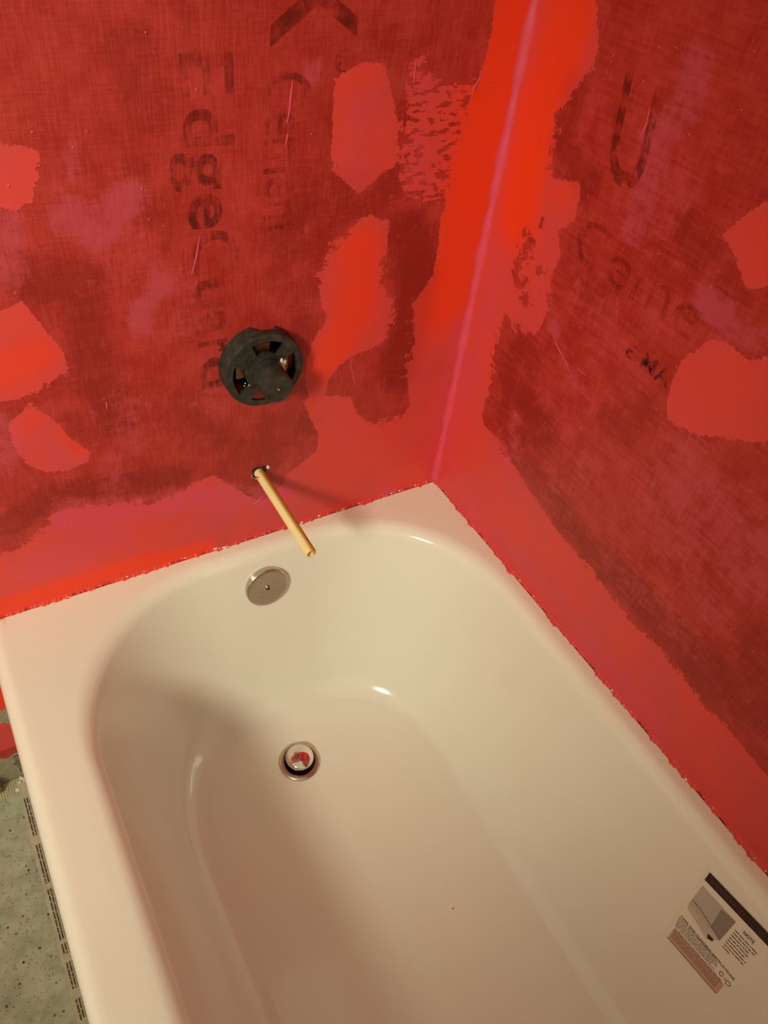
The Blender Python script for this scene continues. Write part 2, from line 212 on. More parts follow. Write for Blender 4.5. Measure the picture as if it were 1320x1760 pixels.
def membrane_material(name, side):
    m = NT(name); P = m.pos()
    coat, pink, vivid, dark, rag, dry, bare = [m.attr(k) for k in ('coat', 'pink', 'vivid', 'dark', 'rag', 'dry', 'bare')]
    n1 = m.noise(P, 70, 5, .65); n2 = m.noise(P, 260, 4, .6)
    big = m.noise(P, 9, 4, .55); mid = m.noise(P, 26, 5, .6)
    if side == 'A':
        vs = m.noise(m.mapping(P, (340, 340, 34)), 1, 3, .6)
        hs = m.noise(m.mapping(P, (34, 34, 380)), 1, 3, .6)
        fine = m.noise(m.mapping(P, (900, 900, 90)), 1, 2)
        dstreak = m.noise(m.mapping(P, (48, 48, 125)), 1, 3, .55)
    else:
        R = (math.radians(-38), 0, 0)
        vs = m.noise(m.mapping(P, (60, 18, 190), R), 1, 4, .6)
        hs = m.noise(m.mapping(P, (60, 260, 30), (math.radians(-24), 0, 0)), 1, 3, .6)
        fine = m.noise(P, 420, 3)
        dstreak = m.noise(m.mapping(P, (40, 36, 150), (math.radians(-30), 0, 0)), 1, 4, .6)
    # ragged coat edge
    rg = m.math('ADD', m.math('MULTIPLY', m.math('SUBTRACT', n1, .5), m.math('MULTIPLY_ADD', rag, .095, .009)),
                m.math('MULTIPLY', m.math('SUBTRACT', n2, .5), m.math('MULTIPLY_ADD', rag, .030, .009)))
    s = m.math('ADD', coat, rg)
    cov = m.ramp(s, -.0005, .0005)
    sdry = m.math('ADD', m.math('MULTIPLY', dry, .30), m.math('MULTIPLY', m.math('SUBTRACT', dstreak, .49), .16))
    sdry = m.math('MINIMUM', sdry, m.math('ADD', dry, .004))
    cov = m.math('MAXIMUM', cov, m.ramp(sdry, -.001, .001))
    # thin first coat over the mesh of the board
    t = m.math('ADD', m.math('MULTIPLY', vs, .30), m.math('ADD', m.math('MULTIPLY', hs, .20), m.math('ADD', m.math('MULTIPLY', mid, .40), m.math('MULTIPLY', big, .25))))
    thin = m.mix(m.ramp(t, .44, .72), (.34, .019, .013), (.48, .043, .038))
    dk = m.ramp(m.math('ADD', dark, m.math('MULTIPLY', m.math('SUBTRACT', t, .575), -2.0)), .10, 1.0)
    thin = m.mix(m.math('MULTIPLY', dk, .85), thin, (.25, .015, .011))
    pk = m.ramp(m.math('ADD', pink, m.math('ADD', m.math('MULTIPLY', m.math('SUBTRACT', t, .575), 2.6), m.math('MULTIPLY', m.math('SUBTRACT', n1, .5), 1.3))), .20, 1.05)
    thin = m.mix(m.math('MULTIPLY', pk, .85), thin, (.48, .058, .088))
    blotch = m.ramp(n1, .56, .72, 0, .35)
    thin = m.mix(blotch, thin, (.53, .065, .065))
    # membrane coat
    thick = m.mix(m.ramp(big, .35, .65), (.66, .056, .044), (.59, .056, .062))
    vv = m.ramp(m.math('ADD', vivid, m.math('MULTIPLY', m.math('SUBTRACT', big, .5), .8)), -.05, 1.2)
    thick = m.mix(vv, thick, (.80, .045, .010))
    pv = m.ramp(m.math('ADD', pink, m.math('MULTIPLY', m.math('SUBTRACT', mid, .5), .9)), .1, 1.1)
    thick = m.mix(pv, thick, (.62, .060, .115))
    thick = m.mix(m.math('MULTIPLY', m.ramp(m.math('ADD', dark, m.math('MULTIPLY', m.math('SUBTRACT', mid, .5), .7)), .2, 1.1), .55), thick, (.46, .034, .030))
    col = m.mix(cov, thin, thick)
    # paler crumbs of dried paint along the torn edges of the coat
    edge = m.math('MULTIPLY', m.ramp(m.math('ABSOLUTE', s), .0035, .0005), m.ramp(m.noise(P, 190, 3, .6), .56, .66))
    col = m.mix(m.math('MULTIPLY', edge, .42), col, (.66, .15, .145))
    # bare grey cement board
    bs = m.math('ADD', bare, m.math('MULTIPLY', m.math('SUBTRACT', n1, .5), .02))
    bcov = m.ramp(bs, -.0006, .0006)
    board = m.mix(m.ramp(fine, .3, .7), (.20, .19, .14), (.36, .34, .26))
    col = m.mix(bcov, col, board)
    vd, vc = m.voro(P, 62); sep = m.node('ShaderNodeSeparateColor'); m.put(sep.inputs[0], vc)
    crumb = m.math('MULTIPLY', m.ramp(vd, .11, .03), m.ramp(sep.outputs[0], .74, .76))
    col = m.mix(m.math('MULTIPLY', crumb, .45), col, (.70, .20, .19))
    m.put(m.b.inputs['Base Color'], col)
    m.set(Roughness=m.math('ADD', .40, m.math('MULTIPLY', cov, .06)), Specular_IOR_Level=.35)
    h = m.math('MULTIPLY', vs, .35)
    h = m.math('ADD', h, m.math('MULTIPLY', hs, .25))
    h = m.math('ADD', h, m.math('MULTIPLY', fine, .12))
    h = m.math('MULTIPLY', h, m.math('MULTIPLY_ADD', cov, -.85, 1.0))
    h = m.math('ADD', h, m.math('MULTIPLY', cov, .55))
    h = m.math('ADD', h, m.math('MULTIPLY', m.math('MULTIPLY', m.noise(P, 520, 2), cov), .16))
    # raised paint crumbs
    pass
    h = m.math('ADD', h, m.math('MULTIPLY', crumb, .7))
    m.bump(h, .9, .0014)
    return m.m

MAT_A = membrane_material('membrane_paint_over_mesh', 'A')
MAT_B = membrane_material('membrane_paint_brushed', 'B')

def wall_grid(us, zs):
    U, Z = np.meshgrid(us, zs); P = np.stack([U.ravel(), Z.ravel()], 1)
    nu, nz = len(us), len(zs)
    i = np.arange(nu - 1)[None, :] + nu * np.arange(nz - 1)[:, None]
    F = np.stack([i, i + 1, i + nu + 1, i + nu], -1).reshape(-1, 4)
    return P, F
def wall(name, us, zs, side, mat, skip=None):
    P, F = wall_grid(us, zs)
    if skip is not None:
        c = P[F].mean(1); F = F[~skip(c)]
    if side == 'A':
        V = np.stack([P[:, 0], np.zeros(len(P)), P[:, 1]], 1)
    else:
        V = np.stack([np.zeros(len(P)), P[:, 0], P[:, 1]], 1)
    me = bpy.data.meshes.new(name); me.from_pydata(V.tolist(), [], F.tolist()); me.update()
    add_fields(me, wall_fields(P, side)); me.materials.append(mat)
    o = bpy.data.objects.new(name, me); link(o)
    md = o.modifiers.new('board_thickness', 'SOLIDIFY'); md.thickness = .0127
    md.offset = -1
    o['kind'] = 'structure'
    return o

# ------------------------------------------------------------------ the setting
VX, VZ = -.344, .339          # centre of the shower valve on the wall
PX, PZ = -.3435, .139          # the pipe
fine = np.arange(-.96, .0001, .004)
usA = np.concatenate([np.linspace(-2.4, -.97, 12), fine]); usA[-1] = 0
zs = np.concatenate([np.arange(FLOOR, .95, .004), np.linspace(.97, 2.0, 10)])
wallA = wall('wall_back', usA, zs, 'A', MAT_A, lambda c: (c[:, 0] - VX) ** 2 + (c[:, 1] - VZ) ** 2 < .046 ** 2)
usB = np.concatenate([np.linspace(-1.53, -1.0, 8), np.arange(-.99, .0001, .004)])[::-1].copy(); usB[0] = 0
wallB = wall('wall_right', usB, zs, 'B', MAT_B)
wallA['label'] = 'red painted end wall with faded lettering and lighter patches'
wallB['label'] = 'red painted long side wall of the tub alcove'

# concrete floor
m = NT('worn_concrete'); P = m.pos()
vd, vc = m.voro(P, 85); sep = m.node('ShaderNodeSeparateColor'); m.put(sep.inputs[0], vc)
pit = m.math('MULTIPLY', m.ramp(m.math('ADD', vd, m.math('MULTIPLY', m.noise(P, 300, 3), .12)), .30, .12), m.ramp(sep.outputs[0], .66, .70))
vd2, vc2 = m.voro(P, 230); sep2 = m.node('ShaderNodeSeparateColor'); m.put(sep2.inputs[0], vc2)
pit2 = m.math('MULTIPLY', m.ramp(vd2, .34, .15), m.ramp(sep2.outputs[1], .70, .74))
c = m.mix(m.ramp(m.noise(P, 30, 6, .65), .3, .7), (.31, .345, .265), (.46, .50, .39))
c = m.mix(m.ramp(m.noise(P, 380, 3), .55, .75, 0, .35), c, (.58, .62, .50))
c = m.mix(m.math('MULTIPLY', pit2, .55), c, (.10, .09, .055))
c = m.mix(pit, c, (.035, .03, .02))
m.put(m.b.inputs['Base Color'], c); m.set(Roughness=.85, Specular_IOR_Level=.25)
m.bump(m.math('SUBTRACT', m.math('MULTIPLY', m.noise(P, 260, 5), .4), m.math('ADD', pit, m.math('MULTIPLY', pit2, .4))), .8, .002)
CONCRETE = m.m
fl = mesh_obj('floor', [(-2.4, 0, FLOOR), (0, 0, FLOOR), (0, -1.9, FLOOR), (-2.4, -1.9, FLOOR),
                        (-2.4, 0, FLOOR - .05), (0, 0, FLOOR - .05), (0, -1.9, FLOOR - .05), (-2.4, -1.9, FLOOR - .05)],
              [(0, 3, 2, 1), (4, 5, 6, 7), (0, 1, 5, 4), (1, 2, 6, 5), (2, 3, 7, 6), (3, 0, 4, 7)], CONCRETE)
fl['kind'] = 'structure'; fl['label'] = 'grey pitted concrete floor beside the tub'

# coved bead of membrane in the corner
def corner_bead():
    R = .009; n = 8; zz = np.arange(.0, .95, .004); V = []; Fd = {'coat': [], 'pink': [], 'vivid': [], 'dark': [], 'rag': [], 'dry': [], 'bare': []}
    fa = wall_fields(np.stack([np.full(len(zz), -.012), zz], 1), 'A'); fb = wall_fields(np.stack([np.full(len(zz), -.012), zz], 1), 'B')
    for k, z in enumerate(zz):
        r = R * (1 + .18 * math.sin(z * 47) + .12 * math.sin(z * 131 + 1))
        for i in range(n + 1):
            t = i / n; a = math.pi / 2 * t
            V.append((-r + r * math.sin(a) - .0003 * (1 - t), -r + r * math.cos(a) - .0003 * t, z))
            Fd['coat'].append(.05); Fd['pink'].append(1.05 * math.sin(math.pi * min(1, t * .9 + .12)) ** .7 if .05 < t < .95 else .3)
            Fd['vivid'].append((fa['vivid'][k] * (1 - t) + fb['vivid'][k] * t) * .35)
            Fd['dark'].append(0); Fd['rag'].append(0); Fd['dry'].append(-.08); Fd['bare'].append(-.08)
    F = [(k * (n + 1) + i, k * (n + 1) + i + 1, (k + 1) * (n + 1) + i + 1, (k + 1) * (n + 1) + i) for k in range(len(zz) - 1) for i in range(n)]
    o = mesh_obj('corner_bead', V, F, MAT_B, wallB, True); add_fields(o.data, Fd)
    o['label'] = 'pink bead of membrane along the inside corner'
corner_bead()

# ragged lower edge of the membrane lapping onto the tub deck
def wob(s, seed):
    r = np.random.default_rng(seed); y = np.zeros(len(s))
    for f, a in ((9, .0014), (17, .0010), (31, .0011), (61, .0010), (110, .0006), (190, .0004), (420, .0002)):
        y += a * np.sin(s * f * 2 * math.pi * r.uniform(.8, 1.2) + r.uniform(0, 6.28))
    return y
def lap(name, side, s0, s1, parent, mat, base, seed, amp):
    s = np.arange(s0, s1, .0013); w = np.maximum(base + amp * wob(s, seed), .0004)
    V = []; prof = ((0, .010, 0), (0.0002, .006, 0), (.45, .0022, 1), (.85, .0012, 1), (1, .0002, 1))
    for k in range(len(s)):
        for a, z, sc in prof:
            d = a * w[k] if sc else a
            V.append((-s[k], -d, z) if side == 'A' else (-d, -s[k], z))
    m_ = len(prof)
    F = [(k * m_ + i, k * m_ + i + 1, (k + 1) * m_ + i + 1, (k + 1) * m_ + i) for k in range(len(s) - 1) for i in range(m_ - 1)]
    o = mesh_obj(name, V, F, mat, parent, False)
    Pf = np.stack([-np.repeat(s, m_), np.full(len(V), .003)], 1)
    f = wall_fields(Pf, side); f['coat'][:] = .05; f['dark'][:] *= .2
    add_fields(o.data, f)
    o['label'] = 'ragged red membrane edge lapping onto the tub deck'
    return s, w
sA, wA = lap('membrane_edge', 'A', .0, .762, wallA, MAT_A, .0030, 3, 1.15)
sB, wB = lap('membrane_edge', 'B', .0, 1.5, wallB, MAT_B, .0038, 11, 1.05)

WHITE_FLECK = simple('dried_thinset_white', (.72, .66, .55), .8, vary=.15, scale=200)
def flecks(name, side, s, w, n, parent):
    bm = bmesh.new()
    for _ in range(n):
        k = int(random.random() ** (1.0) * (len(s) - 1)); d = w[k] * random.uniform(.1, .8)
        r = random.uniform(.0006, .0019) * (1.5 if random.random() < .15 else 1)
        c = (-s[k], -d, random.uniform(.001, .004)) if side == 'A' else (-d, -s[k], random.uniform(.001, .003))
        sq = (random.uniform(1, 2.4), .8, .8) if side == 'A' else (.8, random.uniform(1, 2.4), .8)
        lump(bm, c, r, 1, sq)
    o = bm_obj(name, bm, WHITE_FLECK, parent); o['kind'] = 'stuff'; o['label'] = 'white crumbs along the membrane edge'
flecks('white_crumbs', 'A', sA[:560], wA, 30, wallA)
flecks('white_crumbs', 'B', sB[:600], wB, 16, wallB)

# dried drips and ridges of paint, standing proud of the walls
def ridge(pts, r, mat, parent, pinkv, label=None):
    V = []; F = []; n = 6; pts = [Vector(p) for p in pts]
    for k, p in enumerate(pts):
        t = (pts[min(k + 1, len(pts) - 1)] - pts[max(k - 1, 0)]).normalized()
        nrm = Vector((0, -1, 0)) if abs(p.y) < 1e-6 else Vector((-1, 0, 0))
        sd = t.cross(nrm).normalized(); rr = r * (.25 + math.sin(math.pi * (k + .5) / len(pts))) * random.uniform(.7, 1.2)
        for i in range(n):
            a = 2 * math.pi * i / n
            V.append(p + sd * math.cos(a) * rr + nrm * math.sin(a) * rr * .7)
    for k in range(len(pts) - 1):
        for i in range(n):
            j = (i + 1) % n; F.append((k * n + i, k * n + j, (k + 1) * n + j, (k + 1) * n + i))
    o = mesh_obj('paint_ridge', V, F, mat, parent, True)
    f = {k: np.zeros(len(V)) for k in ('vivid', 'dark', 'rag')}
    f['coat'] = np.full(len(V), .05); f['pink'] = np.full(len(V), pinkv); f['dry'] = np.full(len(V), -.08); f['bare'] = np.full(len(V), -.08)
    add_fields(o.data, f)
for line in DATA['ridgeA']: ridge([(x, 0, z) for x, z in line], .0011, MAT_A, wallA, 1.0)
for line in DATA['ridgeB']: ridge([(0, y, z) for y, z in line], .0011, MAT_B, wallB, .8)

# ------------------------------------------------------------------ printing on the boards
def ink_material(name, col, lo, hi, scale=60, streak=(1, 1, 1), amax=1.0):
    m = NT(name); P = m.pos()
    f = m.math('ADD', m.math('MULTIPLY', m.noise(P, scale, 5, .65), .6), m.math('MULTIPLY', m.noise(m.mapping(P, streak), 1, 4, .65), .4))
    a = m.ramp(f, lo, hi, 0, amax)
    tr = m.node('ShaderNodeBsdfTransparent'); mx = m.node('ShaderNodeMixShader')
    m.set(Base_Color=col, Roughness=.45, Specular_IOR_Level=.3)
    m.put(mx.inputs[0], a); m.t.links.new(tr.outputs[0], mx.inputs[1]); m.t.links.new(m.b.outputs[0], mx.inputs[2])
    m.t.links.new(mx.outputs[0], m.out.inputs['Surface'])
    return m.m
def text_bm(s, bold=.0, extrude=0.0):
    cu = bpy.data.curves.new('t', 'FONT'); cu.body = s; cu.offset = bold; cu.resolution_u = 4
    o = bpy.data.objects.new('t', cu); COL.objects.link(o)
    dg = bpy.context.evaluated_depsgraph_get(); me = bpy.data.meshes.new_from_object(o.evaluated_get(dg))
    bm = bmesh.new(); bm.from_mesh(me)
    bpy.data.objects.remove(o); bpy.data.curves.remove(cu); bpy.data.meshes.remove(me)
    return bm
def put_text(name, s, mat, parent, fn, cap, length, bold=.0, label=None, ref=None):
    """lays text out so that cap height and length are as given, then maps it with fn(u along, v up)"""
    bm = text_bm(s, bold)
    r = text_bm('H', bold); hy = max(v.co.y for v in r.verts); r.free()
    x0 = min(v.co.x for v in bm.verts); x1 = max(v.co.x for v in bm.verts)
    for v in bm.verts:
        u = (v.co.x - x0) / (x1 - x0) * length; w = v.co.y / hy * cap
        v.co = Vector(fn(u, w))
    o = bm_obj(name, bm, mat, parent)
    if label: o['label'] = label
    return o
INK = ink_material('faded_print', (.070, .012, .012), .40, .66, 34, (330, 330, 24), .72)
INK_FAINT = ink_material('very_faded_print', (.13, .010, .007), .42, .70, 30, (300, 300, 24), .58)
INK_DARK = ink_material('print_dark', (.06, .012, .012), .38, .62, 90, (40, 90, 90), .62)
INK_BIG = ink_material('faded_logo_print', (.14, .012, .008), .36, .62, 30, (40, 60, 60), .62)
INK_BOARD = ink_material('board_print', (.04, .04, .03), .30, .45, 300, (90, 90, 90), .85)
e_ = .00035
# EdgeGuard runs down the end wall, tops of the letters to the right
EG = (('E', 0.7075, 0.0395, INK_FAINT), ('d', 0.6571, 0.0374, INK_FAINT), ('g', 0.6162, 0.042, INK), ('e', 0.5704, 0.0399, INK), ('G', 0.5278, 0.0522, INK_FAINT), ('u', 0.4683, 0.0382, INK_FAINT), ('a', 0.4254, 0.034, INK_FAINT), ('r', 0.3847, 0.0203, INK), ('d', 0.3592, 0.0484, INK))
for i, (ch, z0, ln, mt) in enumerate(EG):
    put_text('printed_letter', ch, mt, wallA, lambda u, w, z0=z0: (-.423 + w, -e_, z0 - u), .055, ln, .018)
put_text('printed_letter', 'K', INK_BIG, wallA, lambda u, w: (-.3247 + w, -e_, .772 - u), .095, .062, .026)
put_text('printed_mark', '\u00ae', INK_FAINT, wallA, lambda u, w: (-.2545 + w, -e_, .706 - u), .022, .022, .0)
put_text('printed_word', 'Cement', INK_FAINT, wallA, lambda u, w: (-.335 + w, -e_, .687 - u), .054, .178, .012)
put_text('printed_letter', 'U', INK_BIG, wallB, lambda u, w: (-e_, -.182 - u + w * .14, .622 + w), .102, .056, .012)
put_text('printed_word', 'Ceme', INK_FAINT, wallB, lambda u, w: (-e_, -.168 - u, .518 + w), .054, .204, .0)
put_text('printed_letter', 'E', INK_DARK, wallB, lambda u, w: (-e_, -.296 - u, .454 + w), .021, .013, .01)
put_text('printed_word', 'MA', INK_DARK, wallB, lambda u, w: (-e_, -.322 - u, .454 + w), .022, .046, .015)
put_text('printed_word', 'EdgeG', INK_BOARD, wallA, lambda u, w: (-.7995 + w, -e_, -.358 - u), .0115, .056, .0)

# ------------------------------------------------------------------ the bathtub
TUB = NT('white_acrylic'); TUB.set(Base_Color=(.78, .77, .71), Roughness=.13, Specular_IOR_Level=.5)
TUB.b.inputs['Coat Weight'].default_value = .25; TUB.b.inputs['Coat Roughness'].default_value = .06
TUBM = TUB.m
CX, HALFX = -.355, .315
Y_END, Y_FOOT = -.040, -1.455
# basin profile: (inset, z, drain-end factor, foot-end factor)
PROFILE = [(-0.0203, -0.0005, 1.05, 1), (-0.0155, -0.0021, 1.05, 1), (-0.0111, -0.0048, 1.05, 1), (-0.0073, -0.0086, 1.05, 1), (-0.0044, -0.0133, 1.05, 1), (-0.003, -0.0178, 1.05, 1), (-0.0018, -0.0225, 1.05, 1), (0.0035, -0.0465, 1.05, 1.02333), (0.0085, -0.0699, 1.05, 1.05667), (0.0132, -0.0927, 1.05, 1.088), (0.0178, -0.1148, 1.05, 1.11867), (0.0222, -0.1362, 1.05, 1.148), (0.0265, -0.1569, 1.05, 1.17667), (0.0307, -0.1767, 1.05, 1.20467), (0.0348, -0.1956, 1.05, 1.232), (0.039, -0.2136, 1.05, 1.26), (0.0432, -0.2306, 1.05, 1.288), (0.0475, -0.2466, 1.05, 1.31667), (0.052, -0.2614, 1.05, 1.34667), (0.0565, -0.275, 1.05, 1.37667), (0.0613, -0.2875, 1.05, 1.40867), (0.0664, -0.2986, 1.05, 1.44267), (0.0717, -0.3084, 1.05, 1.478), (0.0774, -0.3168, 1.05, 1.516), (0.0834, -0.3238, 1.05, 1.556), (0.0898, -0.3293, 1.05, 1.59867), (0.0967, -0.3331, 1.05, 1.64467), (0.1041, -0.3354, 1.05, 1.694), (0.112, -0.336, 1.05, 1.74667)]
def tub_outline(ins, sy0, sy1, n=160):
    """rounded outline of the basin inset by ins at the sides"""
    hx = HALFX - ins; y0 = Y_END - ins * sy0; y1 = Y_FOOT + ins * sy1
    k = max(.35, hx / HALFX); rx = .24 * k + .0; ry = min(.25, .25 * (k ** .5))
    fx = hx - rx; pts = []
    q = n // 4
    cyA = y0 - ry; cyB = y1 + ry
    for c, a0 in (((CX + fx, cyA), 0), ((CX - fx, cyA), 90), ((CX - fx, cyB), 180), ((CX + fx, cyB), 270)):
        for i in range(q):
            a = math.radians(a0 + 90 * (i + .5) / q)
            e = 2 / 2.15
            ca, sa = math.cos(a), math.sin(a)
            pts.append((c[0] + rx * math.copysign(abs(ca) ** e, ca), c[1] + ry * math.copysign(abs(sa) ** e, sa)))
    return pts
def tub():
    rows = []; N = 160
    X0, X1, Y0, Y1 = -.764, -.0012, -1.525, -.0012
    inner = tub_outline(-.025, 1, 1, N)
    def rect(off, bx=0.0):
        out = []; cx, cy = CX, (Y0 + Y1) / 2
        x0, x1, y0, y1 = X0 + off, X1 - off * .1, Y0 + off * .3, Y1 - off * .1
        for px, py in inner:
            dx, dy = px - cx, py - cy
            t = min(((x1 - cx) / dx) if dx > 0 else ((x0 - cx) / dx), ((y1 - cy) / dy) if dy > 0 else ((y0 - cy) / dy))
            out.append((cx + dx * t, cy + dy * t))
        return out
    rows += [(rect(.016), FLOOR + .001), (rect(.016), -.062), (rect(.012), -.052), (rect(.002), -.048), (rect(.0), -.040), (rect(0), -.020)]
    for a in (20, 40, 60, 75, 90):
        a = math.radians(a); rows.append((rect(.02 * (1 - math.cos(a))), -.02 + .02 * math.sin(a)))
    r1 = rect(.03); rows.append((r1, 0.0))
    rows.append(([(a[0] * .5 + b[0] * .5, a[1] * .5 + b[1] * .5) for a, b in zip(r1, inner)], 0.0))
    rows.append((inner, 0.0))
    for ins, z, e0, e1 in PROFILE: rows.append((tub_outline(ins, e0, e1, N), z))
    V = []; F = []
    for pts, z in rows: V += [(p[0], p[1], z) for p in pts]
    for k in range(len(rows) - 1):
        for i in range(N):
            j = (i + 1) % N; F.append((k * N + i, k * N + j, (k + 1) * N + j, (k + 1) * N + i))
    # floor of the basin: shrink the last outline towards a centre line
    last = len(rows) - 1; pts, zf = rows[-1]
    for t in (.25, .5, .75):
        for p in pts:
            cy = max(min(p[1], -.34), -1.0); V.append((p[0] + (CX - p[0]) * t, p[1] + (cy - p[1]) * t, zf - .002 * t))
    for r in range(3):
        for i in range(N):
            j = (i + 1) % N; F.append(((last + r) * N + i, (last + r) * N + j, (last + r + 1) * N + j, (last + r + 1) * N + i))
    top = (last + 3) * N
    F.append([top + i for i in range(N)])
    bm = bmesh.new(); vs = [bm.verts.new(v) for v in V]
    for f in F: bm.faces.new([vs[i] for i in f])
    bmesh.ops.triangulate(bm, faces=[f for f in bm.faces if len(f.verts) > 4])
    bmesh.ops.recalc_face_normals(bm, faces=bm.faces)
    return bm
bath = bm_obj('bathtub', tub(), TUBM, None, True)
tag(bath, 'glossy white alcove bathtub set against the red painted walls', 'bathtub')
DX, DY, DZ = -.3706, -.2362, -.3362
# hole for the drain
cut = bm_obj('cutter', lathe([(0, -.05), (.0290, -.05), (.0290, .03), (0, .03)], 48, 'Z', (DX, DY, DZ)), None)
md = bath.modifiers.new('drain_hole', 'BOOLEAN'); md.operation = 'DIFFERENCE'; md.object = cut; md.solver = 'EXACT'
dg = bpy.context.evaluated_depsgraph_get(); dg.update()
me2 = bpy.data.meshes.new_from_object(bath.evaluated_get(dg)); bath.modifiers.clear()
bath.data = me2; me2.name = 'bathtub'
bpy.data.objects.remove(cut)
me2.polygons.foreach_set('use_smooth', [True] * len(me2.polygons)); me2.set_sharp_from_angle(angle=math.radians(50))

def metal(name, col, rough, grime=0.0):
    m = NT(name); P = m.pos()
    g = m.ramp(m.noise(P, 220, 4, .6), .45, .75, 0, grime)
    m.put(m.b.inputs['Base Color'], m.mix(g, col, tuple(c * .45 for c in col)))
    m.set(Metallic=1.0, Roughness=m.math('ADD', rough, m.math('MULTIPLY', g, .3)))
    return m.m
CHROME = metal('chrome', (.80, .76, .70), .05, .15)
NICKEL = metal('worn_nickel', (.56, .50, .43), .26, .35)
SATIN = metal('satin_nickel', (.55, .49, .42), .20, .10)
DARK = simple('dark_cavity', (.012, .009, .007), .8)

dr = bm_obj('drain', lathe([(.0280, -.0005), (.0285, .0022), (.031, .0026), (.0350, .0016), (.0364, .0002), (.0364, -.001), (.0270, -.001)], 64, 'Z', (DX, DY, DZ), True), NICKEL, bath, True, 60)
dr['label'] = 'round metal drain flange'
bm = lathe([(.0283, .0018), (.0275, -.0025), (.0262, -.006), (.0255, -.016), (.021, -.026), (.020, -.036)], 64, 'Z', (DX, DY, DZ))
bm_obj('drain_cup', bm, CHROME, dr, True)
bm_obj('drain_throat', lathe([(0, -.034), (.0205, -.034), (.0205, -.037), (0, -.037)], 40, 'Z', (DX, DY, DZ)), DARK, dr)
SH = .0125
bm = lathe([(0, SH + .0065), (.007, SH + .0062), (.014, SH + .0052), (.0195, SH + .0035), (.0232, SH + .0012), (.0244, SH - .0012), (.0242, SH - .0036), (.0230, SH - .0052), (.019, SH - .0056), (.008, SH - .006), (0, SH - .006)], 64, 'Z', (DX + .0005, DY + .0015, DZ))
so = bm_obj('stopper', bm, CHROME, dr, True, 40); so['label'] = 'chrome domed stopper, raised'
bm_obj('stopper_stem', lathe([(0, SH - .005), (.0045, SH - .005), (.0045, -.034), (0, -.034)], 24, 'Z', (DX + .0005, DY + .0015, DZ)), NICKEL, dr, True, 40)

# overflow plate
OX, OY, OZ = -.353, -.0475, -.069
tilt = Matrix.Translation((OX, OY, OZ)) @ Matrix.Rotation(math.radians(-11), 4, 'X') @ Matrix.Rotation(math.radians(0), 4, 'Z')
def tilted(bm): bm.transform(tilt); return bm
op = bm_obj('overflow_plate', tilted(lathe([(.0345, -.012), (.0366, -.008), (.0369, .004), (.0366, .0092), (.0355, .0106), (.034, .0110), (.030, .0107), (.008, .0104), (.0048, .0103), (0, .0103)], 72, 'Y')), SATIN, bath, True, 28)
op['label'] = 'round brushed metal overflow cover'
sp = bmesh.new(); lump(sp, (-.262, -.566, -.3366), .0013, 1)
bm_obj('dirt_speck', sp, simple('dirt_brown', (.10, .05, .03), .8), bath)
bm = lathe([(.0046, .0100), (.0046, .0117), (.0036, .0126), (.0022, .0127), (.0016, .0110), (0, .0110)], 32, 'Y')
sc_ = bm_obj('screw', tilted(bm), metal('screw_steel', (.42, .36, .29), .25, .5), op, True, 40)
bm = bmesh.new()
for a in (20, 110):
    g = bmesh.ops.create_cube(bm, size=1)
    for v in g['verts']:
        v.co = Matrix.Rotation(math.radians(a), 4, 'Y') @ Vector((v.co.x * .0056, v.co.y * .0008 - .0127, v.co.z * .0009))
bm_obj('screw_slot', tilted(bm), DARK, op)
bm = bmesh.new()
for a, r in ((200, .013), (170, .012), (225, .019), (20, .022), (35, .012), (190, .017)):
    lump(bm, (math.cos(math.radians(a)) * r, -.0104, math.sin(math.radians(a)) * r), random.uniform(.0006, .001), 1, (1, .4, 1))
o = bm_obj('corrosion_spots', tilted(bm), simple('corrosion', (.10, .06, .04), .8), op); o['kind'] = 'stuff'

# ------------------------------------------------------------------ shower valve
m = NT('dusty_black_plastic'); P = m.pos()
d1 = m.ramp(m.noise(P, 90, 6, .7), .42, .78); d2 = m.ramp(m.noise(P, 420, 3), .60, .74)
c = m.mix(d1, (.019, .019, .016), (.052, .052, .042)); c = m.mix(m.math('MULTIPLY', d2, .4), c, (.10, .10, .08))
m.put(m.b.inputs['Base Color'], c); m.set(Roughness=.46, Specular_IOR_Level=.4)
m.bump(m.noise(P, 300, 4), .25, .0006); PLASTIC = m.m
BRASS = metal('grimy_brass', (.30, .17, .09), .4, .5)
valve = empty('shower_valve', (VX, 0, VZ))
tag(valve, 'black plastic shower valve guard with round hub on the red wall', 'valve')
RO, RI, HF = .0553, .0452, .0255
def annulus(bm, cells, y0, y1):
    """cells: list of (r0, r1, a0, a1) degrees; solid blocks between y0 and y1"""
    for r0, r1, a0, a1 in cells:
        n = max(1, int(abs(a1 - a0) / 5)); ring = []
        for i in range(n + 1):
            a = math.radians(a0 + (a1 - a0) * i / n); c, s = math.cos(a), math.sin(a)
            ring.append([bm.verts.new((VX + r * c, -y, VZ + r * s)) for r, y in ((r0, y0), (r1, y0), (r1, y1), (r0, y1))])
        for A, B in zip(ring, ring[1:]):
            for k in range(4):
                bm.faces.new((A[k], A[(k + 1) % 4], B[(k + 1) % 4], B[k]))
        if abs(a1 - a0) < 359.9:
            bm.faces.new(ring[0]); bm.faces.new(ring[-1][::-1])
    bmesh.ops.recalc_face_normals(bm, faces=bm.faces)
